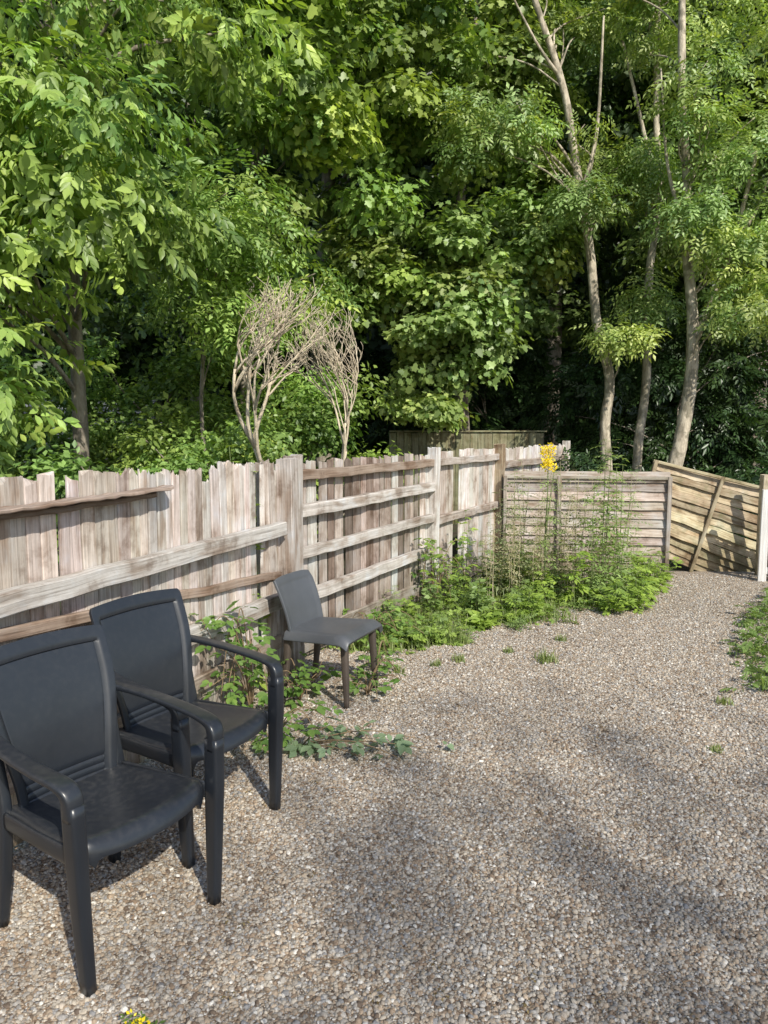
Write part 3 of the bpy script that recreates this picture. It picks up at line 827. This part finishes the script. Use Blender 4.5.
def far_wood():
    parts = []
    def surf(x, z):
        return 19.5 - np.abs(x) * .12 + np.sin(x * 1.3 + z * .9) * .7 + np.sin(z * 1.7 - x * .6) * .6
    n = 16000
    x = rng.uniform(-17, 17, n); z = rng.random(n) * 17
    y = surf(x, z) + rng.normal(size=n) * .5
    d = rng.normal(size=(n, 3)) * .6 + np.array([0, -.5, -.1]); zz = np.array([0, -.7, .6]) + rng.normal(size=(n, 3)) * .4
    parts.append(place('far', np.stack([x, y, z], -1), d, zz, rng.uniform(.8, 1.5, n), (.02, .045, .015), (.065, .11, .035), .3))
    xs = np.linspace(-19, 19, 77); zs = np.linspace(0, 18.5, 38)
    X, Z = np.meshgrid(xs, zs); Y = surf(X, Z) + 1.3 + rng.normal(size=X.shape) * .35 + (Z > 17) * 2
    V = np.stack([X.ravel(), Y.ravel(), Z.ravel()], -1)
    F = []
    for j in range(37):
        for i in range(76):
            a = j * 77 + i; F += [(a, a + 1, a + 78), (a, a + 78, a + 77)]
    C = np.tile([.010, .022, .009, 1], (len(V), 1)) * np.hstack([np.repeat(rng.uniform(.5, 1.4, (len(V), 1)), 3, 1), np.ones((len(V), 1))])  # dark backing sheet added to close sky gaps; woodland shade is in its colour
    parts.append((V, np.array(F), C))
    V, F, C = merge(parts)
    o = np_obj("distant_wood", V, F, C, M_LEAF)
    tag(o, "dense woodland mass on an added shade-dark backing behind the nearer trees", "woodland", kind="stuff")
far_wood()

def dead_shrub():
    b = np.array((-.72, 6.75, 0)); e = empty("dead_shrub", tuple(b), 0, "bare leafless tan shrub with an upright tangle of twigs", "shrub")
    mb = MB(); r2 = np.random.default_rng(8); Q = random.Random(8)
    def grow(p, d, L, r, dep):
        n = 3; pts = [p]; q = p.copy(); dd = d.copy()
        for i in range(n):
            far = max(0, abs(q[0] - .02) - .27) * np.sign(q[0] - .02)
            dd = nrm(dd + r2.normal(size=3) * .11 + np.array([-1.1 * far, 0, .06])); q = q + dd * L / n; pts.append(q.copy())
        tube(mb, pts, r, max(.0022, r * .6), n=6 if dep < 2 else 4, smooth=2)
        if dep < 5:
            nk = (4, 4, 3, 3, 2)[dep]
            for k in range(nk):
                sp = (.20, .28, .40, .5, .5)[dep]
                ax = nrm(dd + r2.normal(size=3) * sp * np.array([1, .7, .4]))
                if ax[2] < .3: ax = nrm(ax + np.array([0, 0, .45]))
                src = pts[-1] if k == 0 else pts[-1] + (pts[-2] - pts[-1]) * Q.random()
                l2 = L * Q.uniform(.5, .72) if dep else Q.uniform(.55, .72)
                grow(src, ax, l2, r * .58, dep + 1)
    for (x0, dx, L, r) in ((-.04, .01, 1.6, .034), (.05, .08, 1.45, .022)):
        grow(np.array([x0, 0.0, 0.0]), nrm(np.array([dx, .0, 1])), L, r, 0)
    mb.obj("branches", M_TWIG, e, smooth=True)
dead_shrub()

SC_ = np.array([1.1, 1.0, 0]) + np.array(S) / S.z * 14.0  # tree out of view, added up-sun so its crown half-shades the near gravel
tree("ash_tree", (SC_[0] + .5, SC_[1], 0), [(SC_[0] + .5, SC_[1], 0), (SC_[0] + .3, SC_[1], 6), (SC_[0], SC_[1], 14)], [.25, .18, .05],
     [((SC_[0], SC_[1], 14.0), (4.2, 3.2, 1.5), 150)], 'ash', 22, .9, (.06, .12, .03), (.13, .21, .05),
     "unseen leafy ash tree added to shade the near end of the yard", limbs=10, scale=1.0, shell=.45)

# ------------------------------------------------------------------ herbs
def herb(name, base, h, ns, kind, sc, c1, c2, label, spread=.25, group=None, flower=None, dens=16, stemc=(.16, .2, .08), cat="weed", stemr=.004, lean=(0, 0), q0=0.0, ftips=1, fs=.36):
    e = empty(name, (base[0], base[1], .004), 0, label, cat, group)
    mb = MB(); P = []; D = []; Z = []; SC = []; tips = []
    for i in range(ns):
        a = R.uniform(0, 2 * math.pi); hh = h * R.uniform(.6, 1.0) if i else h
        sp = spread * R.uniform(.3, 1)
        top = np.array([math.cos(a) * sp + lean[0], math.sin(a) * sp + lean[1], hh])
        if i == 0: top[:2] *= .3
        mid = top * np.array([.35, .35, .5]) + np.array([R.uniform(-.02, .02), R.uniform(-.02, .02), 0])
        pts = catmull([np.array([math.cos(a) * .02, math.sin(a) * .02, 0]), mid, top], 6)
        tube(mb, pts, stemr, stemr * .4, n=5, smooth=1, col=stemc)
        tips.append(top)
        nl = max(4, int(dens * hh / h))
        for k in range(nl):
            q = q0 + (1 - q0) * (k + 1) / nl
            f = q * (len(pts) - 1); i0 = min(int(f), len(pts) - 2); pp = pts[i0] + (pts[i0 + 1] - pts[i0]) * (f - i0)
            aa = k * 2.4 + a
            P.append(pp); D.append((math.cos(aa), math.sin(aa), R.uniform(-.2, .6))); Z.append((R.uniform(-.3, .3), R.uniform(-.5, .3), 1))
            SC.append(sc * (1.15 - .5 * q) * R.uniform(.7, 1.2))
    mb.obj("stem", M_STEM, e, smooth=True)
    V, F, C = place(kind, np.array(P), np.array(D), np.array(Z), np.array(SC), c1, c2)
    np_obj("foliage", V, F, C, M_LEAF, e)
    if flower:
        fp = []; rr = min(.05, h * .3)
        for t in tips[:ftips]:
            for _ in range(flower):
                fp.append(t + np.array([R.uniform(-rr, rr), R.uniform(-rr, rr), R.uniform(-rr * 3.6, rr * .5)]))
        fp = np.array(fp); n = len(fp)
        V, F, C = place('small', fp, rdir(n), np.array([0, -.4, 1]) + rng.normal(size=(n, 3)) * .3, np.full(n, fs), (.85, .62, .01), (.95, .78, .03), .05)
        o = np_obj("flower", V, F, C, M_LEAF, e); o["kind"] = "stuff"
    return e

wg = "weeds growing along the foot of the fence"
LIME = (.40, .53, .10); MIDG = (.14, .23, .05)
GA = (.20, .26, .13); GB = (.38, .43, .23); KA = (.17, .26, .08); KB = (.38, .49, .18)
herb("ragwort_plant", (1.47, 6.75), 1.43, 3, 'cut', 1.2, KA, KB, "tall ragwort with bright yellow flower head", .10, wg, flower=60, dens=20, stemr=.008, cat="plant", fs=.36)
for (x, y, h_, nn) in ((1.22, 6.8, 1.22, 4), (1.36, 7.15, 1.30, 4), (1.08, 6.9, 1.05, 4), (1.70, 7.05, 1.30, 4), (1.82, 6.9, 1.15, 3), (1.58, 6.9, 1.2, 3), (2.35, 7.1, 1.2, 3)):
    herb("ragwort_plant", (x, y), h_, nn, 'cut', 1.2, GA, GB, "tall grey-green ragwort gone to seed", .13, wg, dens=24, stemr=.0045, cat="plant", stemc=(.36, .33, .2))
herb("mugwort_plant", (2.05, 6.8), 1.52, 3, 'cut', 1.7, KA, KB, "tall leafy mugwort spire against the lap panel", .08, wg, dens=48, stemr=.006, cat="plant")
herb("mugwort_plant", (2.2, 6.85), 1.28, 4, 'cut', 1.4, KA, KB, "tall mugwort stems beside the lap panel", .11, wg, dens=26, stemr=.005, cat="plant")
herb("mugwort_plant", (1.93, 6.7), 1.15, 3, 'cut', 1.4, KA, KB, "tall mugwort stems beside the gravel", .10, wg, dens=24, stemr=.005, cat="plant")
herb("mugwort_plant", (1.72, 6.6), .6, 5, 'herb', 1.2, MIDG, LIME, "bushy bright green clump beside the gravel", .2, wg, dens=10, stemr=.005, cat="plant")
herb("mugwort_plant", (.75, 6.95), .85, 4, 'herb', .9, MIDG, LIME, "tall nettle clump beside the fence post", .16, wg, dens=12, stemr=.005, cat="plant")
for i in range(16):
    t = R.uniform(.35, .98)
    x = .1 + t * 2.3; y = 5.7 + t * 1.6 + R.uniform(-.1, .4)
    herb("dry_stalk", (x, y), R.uniform(.75, 1.35), R.randint(2, 3), 'cut', .9, (.28, .27, .15), (.5, .47, .3), "thin straw-coloured weed stalk gone to seed", .11, wg,
         dens=18, stemr=.003, cat="plant", stemc=(.5, .43, .3), q0=.3)
for i in range(56):
    t = R.random(); q = R.random()
    fx = -.25 + t * 1.75; fy = 5.55 + t * 2.7
    gx = .22 + t * 2.55; gy = 5.25 + t * 1.75
    x = fx + (gx - fx) * q; y = fy + (gy - fy) * q
    hh = R.uniform(.14, .42) * (1.2 - .7 * q)
    if t > .65: hh *= 1.15
    if t < .35: hh *= .7
    herb("weed_plant", (x, y), hh, R.randint(4, 7), R.choice(('herb', 'herb', 'cut', 'bramble')), R.uniform(.7, 1.2), MIDG, R.choice((LIME, LIME, (.3, .4, .16))),
         "low bright green weed beside the fence", .18, wg, dens=9)
for (x, y, hh) in ((2.55, 7.1, .38), (2.75, 7.35, .35), (2.45, 6.85, .3), (2.9, 7.7, .3), (2.25, 6.45, .3), (2.6, 7.6, .45), (2.0, 6.35, .25), (2.35, 7.3, .5)):
    herb("weed_plant", (x, y), hh, 7, 'herb', 1.05, MIDG, LIME, "bright green leafy weed beside the lap panel", .22, wg, dens=9)
q_ = P1 - D1 * .45 - n1 * .14
herb("weed_plant", (q_[0], q_[1]), 1.5, 4, 'herb', 1.2, MIDG, LIME, "tall green weed showing through the fence gap", .15, wg, dens=16)

def cover(name, poly_fn, n, kind, sc, c1, c2, zmax, label):
    p = poly_fn(n); m = len(p)
    z = rng.random(m) ** 2 * zmax + .01
    P = np.column_stack([p, z]); D = rng.normal(size=(m, 3)) * np.array([1, 1, .2]); Z = np.array([0, 0, 1]) + rng.normal(size=(m, 3)) * .35
    V, F, C = place(kind, P, D, Z, sc * rng.uniform(.6, 1.2, m), c1, c2, .2)
    o = np_obj(name, V, F, C, M_LEAF); tag(o, label, "ground cover", kind="stuff")
def poly1(n):
    t = rng.random(n); q = rng.random(n) ** .95
    fx = -.45 + t * 1.9; fy = 5.3 + t * 3.0
    gx = .05 + t * 2.75 + .14 * np.sin(t * 17) + .08 * np.sin(t * 41); gy = 5.1 + t * 2.1 + .12 * np.sin(t * 23)
    return np.column_stack([fx + (gx - fx) * q, fy + (gy - fy) * q])
cover("ground_cover", poly1, 2100, 'herb', .6, MIDG, (.34, .45, .10), .12, "low creeping green weeds covering the fence foot")
def poly2(n):
    y = rng.uniform(4.35, 7.5, n); edge = .488 * (y + .17) + .05 * np.sin(y * 7) + .04 * np.sin(y * 23) - .10 * np.exp(-((y - 5.4) / .5) ** 2)
    edge = np.where(y > 6.3, edge + (y - 6.3) * .35, edge)
    x = edge + rng.random(n) ** 1.1 * 1.2
    return np.column_stack([x, y])
cover("ground_cover", poly2, 1400, 'herb', .75, (.12, .2, .05), (.28, .39, .12), .13, "low leafy weeds edging the gravel")

def grass(name, pts, h, label, kind=None, per=1, group=None):
    n = len(pts)
    a = rng.random(n) * 2 * math.pi; ln = rng.random(n) * .7 + .1; hh = h * rng.uniform(.4, 1, n); wv = .003 + rng.random(n) * .002
    d = np.stack([np.cos(a), np.sin(a)], -1); pr = np.stack([-d[:, 1], d[:, 0]], -1)
    p = np.column_stack([pts, np.full(n, .004)])
    def pt(t, s):
        o = np.zeros((n, 3)); o[:, :2] = d * (ln * hh * t * t)[:, None] + pr * (s * wv * (1 - t * .9))[:, None]; o[:, 2] = hh * t * (1 - .25 * t * ln)
        return p + o
    V = np.stack([pt(0, -1), pt(0, 1), pt(.5, -1), pt(.5, 1), pt(1, 0)], 1).reshape(-1, 3)
    F = np.array([(0, 1, 3), (0, 3, 2), (2, 3, 4)]); F = (F[None] + (np.arange(n) * 5)[:, None, None]).reshape(-1, 3)
    t = rng.random((n, 1)); C = np.array([.14, .21, .06]) * (1 - t) + np.array([.38, .42, .18]) * t
    C = np.repeat(np.hstack([C, np.ones((n, 1))]), 5, 0)
    o = np_obj(name, V, F, C, M_LEAF)
    tag(o, label, "grass", group, kind)
    return o
grass("grass", poly2(1100), .12, "rough grass edging the gravel", "stuff")
grass("grass", poly1(4200), .18, "grass blades among fence weeds", "stuff")
for (x, y, r, n, h) in ((1.13, 5.0, .10, 130, .10), (.52, 5.0, .07, 80, .07), (1.66, 3.55, .05, 40, .045), (2.0, 4.2, .07, 60, .06), (2.05, 3.5, .06, 50, .05),
                        (.35, 4.9, .05, 50, .06), (1.35, 5.5, .06, 60, .07), (.1, 4.75, .05, 50, .08), (.9, 5.2, .05, 40, .06)):
    pts = np.clip(rng.normal(size=(n, 2)), -1.7, 1.7) * r * .4 + np.array([x, y])
    grass("grass_tuft", pts, h, "small green grass tuft rooted in gravel", None, group="grass tufts in the gravel")

def bramble(base, canes, label, c1, c2, sc=1.0, kind='bramble', sp=.09):
    e = empty("bramble", (base[0], base[1], .004), 0, label, "plant")
    mb = MB(); P = []; D = []; Z = []; SC = []
    for (tx, ty, hz, tz) in canes:
        t = np.array([tx, ty, tz]); m = np.array([tx * .5, ty * .5, hz])
        pts = catmull([(0, 0, 0), m * np.array([.45, .45, .7]), m, (t + m) / 2 + np.array([0, 0, (hz - tz) * .2]), t], 4)
        tube(mb, pts, .004, .002, n=5, smooth=1, col=(.24, .17, .10))
        L = np.sum(np.linalg.norm(np.diff(pts, axis=0), axis=1)); k = int(L / sp) + 2
        for i in range(k):
            q = (i + .5) / k; f = q * (len(pts) - 1); i0 = int(f); pp = pts[i0] + (pts[min(i0 + 1, len(pts) - 1)] - pts[i0]) * (f - i0)
            aa = R.uniform(0, 6.28)
            o = np.array([math.cos(aa) * .05, math.sin(aa) * .05, R.uniform(0, .04)])
            P.append(pp + o); D.append((math.cos(aa), math.sin(aa), -.15)); Z.append((R.uniform(-.5, .5) + .1, R.uniform(-.6, .2), 1)); SC.append(sc * R.uniform(.45, 1.2))
    mb.obj("stem", M_STEM, e, smooth=True)
    P = np.array(P); P[:, 2] = np.maximum(P[:, 2], .02)
    V, F, C = place(kind, P, np.array(D), np.array(Z), np.array(SC), c1, c2)
    np_obj("foliage", V, F, C, M_LEAF, e)
BA = (.08, .17, .035); BB = (.23, .35, .085)
bramble((-.74, 4.0), [(R.uniform(-.22, .2), R.uniform(-.4, .4), R.uniform(.25, .65), R.uniform(.1, .7)) for _ in range(9)],
        "green straggly bramble growing between the chairs", BA, BB, .78, sp=.085)
bramble((-.5, 4.25), [(R.uniform(-.2, .3), R.uniform(-.35, .15), R.uniform(.10, .30), R.uniform(.02, .28)) for _ in range(9)],
        "green bramble clump under the small chair", BA, BB, .75, sp=.08)
bramble((-.1, 4.35), [(R.uniform(-.2, .3), R.uniform(-.3, .35), R.uniform(.08, .22), R.uniform(.02, .15)) for _ in range(7)],
        "trailing green bramble right under the small chair", BA, BB, .7, sp=.09)
bramble((-.55, 3.55), [(R.uniform(-.15, .3), R.uniform(-.15, .2), R.uniform(.05, .22), R.uniform(.02, .16)) for _ in range(8)],
        "green weeds beside the chair leg", BA, BB, .7)
bramble((-.42, 3.60), [(.70, -.1, .05, .02), (.64, .02, .08, .02), (.35, -.2, .04, .02), (.5, -.18, .07, .02), (.3, .05, .1, .02)],
        "low trailing grey-green plant spreading over gravel", (.14, .21, .12), (.29, .39, .23), .75, sp=.075)
bramble((-.05, 4.75), [(R.uniform(-.2, .3), R.uniform(-.2, .3), R.uniform(.06, .2), .03) for _ in range(6)],
        "low green weeds beside the small chair", BA, BB, .65)
bramble((-.1, 5.4), [(R.uniform(-.3, .4), R.uniform(-.3, .3), R.uniform(.1, .35), R.uniform(.02, .2)) for _ in range(9)],
        "green climbing weeds at the fence foot", BA, (.28, .41, .09), .75)
bramble((.45, 6.55), [(R.uniform(-.2, .4), R.uniform(-.4, .2), R.uniform(.2, .65), R.uniform(.1, .4)) for _ in range(9)],
        "tall green leafy weeds climbing the fence post", BA, LIME, .8)
herb("ragwort_plant", (-.64, 1.77), .075, 3, 'cut', .5, (.12, .2, .05), (.22, .32, .08), "small yellow-flowered weed in the gravel", .03, None, flower=4, dens=7, stemr=.002, cat="plant", ftips=3, fs=.22)

mb = MB()
for i in range(40):
    y = R.uniform(1.6, 5.5); x = R.uniform(-.3, .52 * y); a = R.uniform(0, 3.14); L = R.uniform(.02, .09)
    tube(mb, [(x, y, .014), (x + math.cos(a) * L * .5, y + math.sin(a) * L * .5, .018), (x + math.cos(a) * L, y + math.sin(a) * L, .014)], .0016, .001, n=5, smooth=2, col=(.3, .2, .12))
o = mb.obj("twig_litter", M_STEM); tag(o, "scattered dry twigs lying on the gravel", "litter", kind="stuff")
k = 110; yy = rng.uniform(1.5, 6.5, k); xx = rng.uniform(-.35, .5, k) * yy * 1.0
V, F, C = place('small', np.column_stack([xx, yy, np.full(k, .016)]), rng.normal(size=(k, 3)) * np.array([1, 1, .1]), np.array([0, 0, 1]) + rng.normal(size=(k, 3)) * .2,
                np.full(k, .18), (.14, .09, .04), (.34, .26, .12), .3)
o = np_obj("leaf_litter", V, F, C, M_LEAF); tag(o, "scattered small dry leaf scraps on the gravel", "litter", kind="stuff")
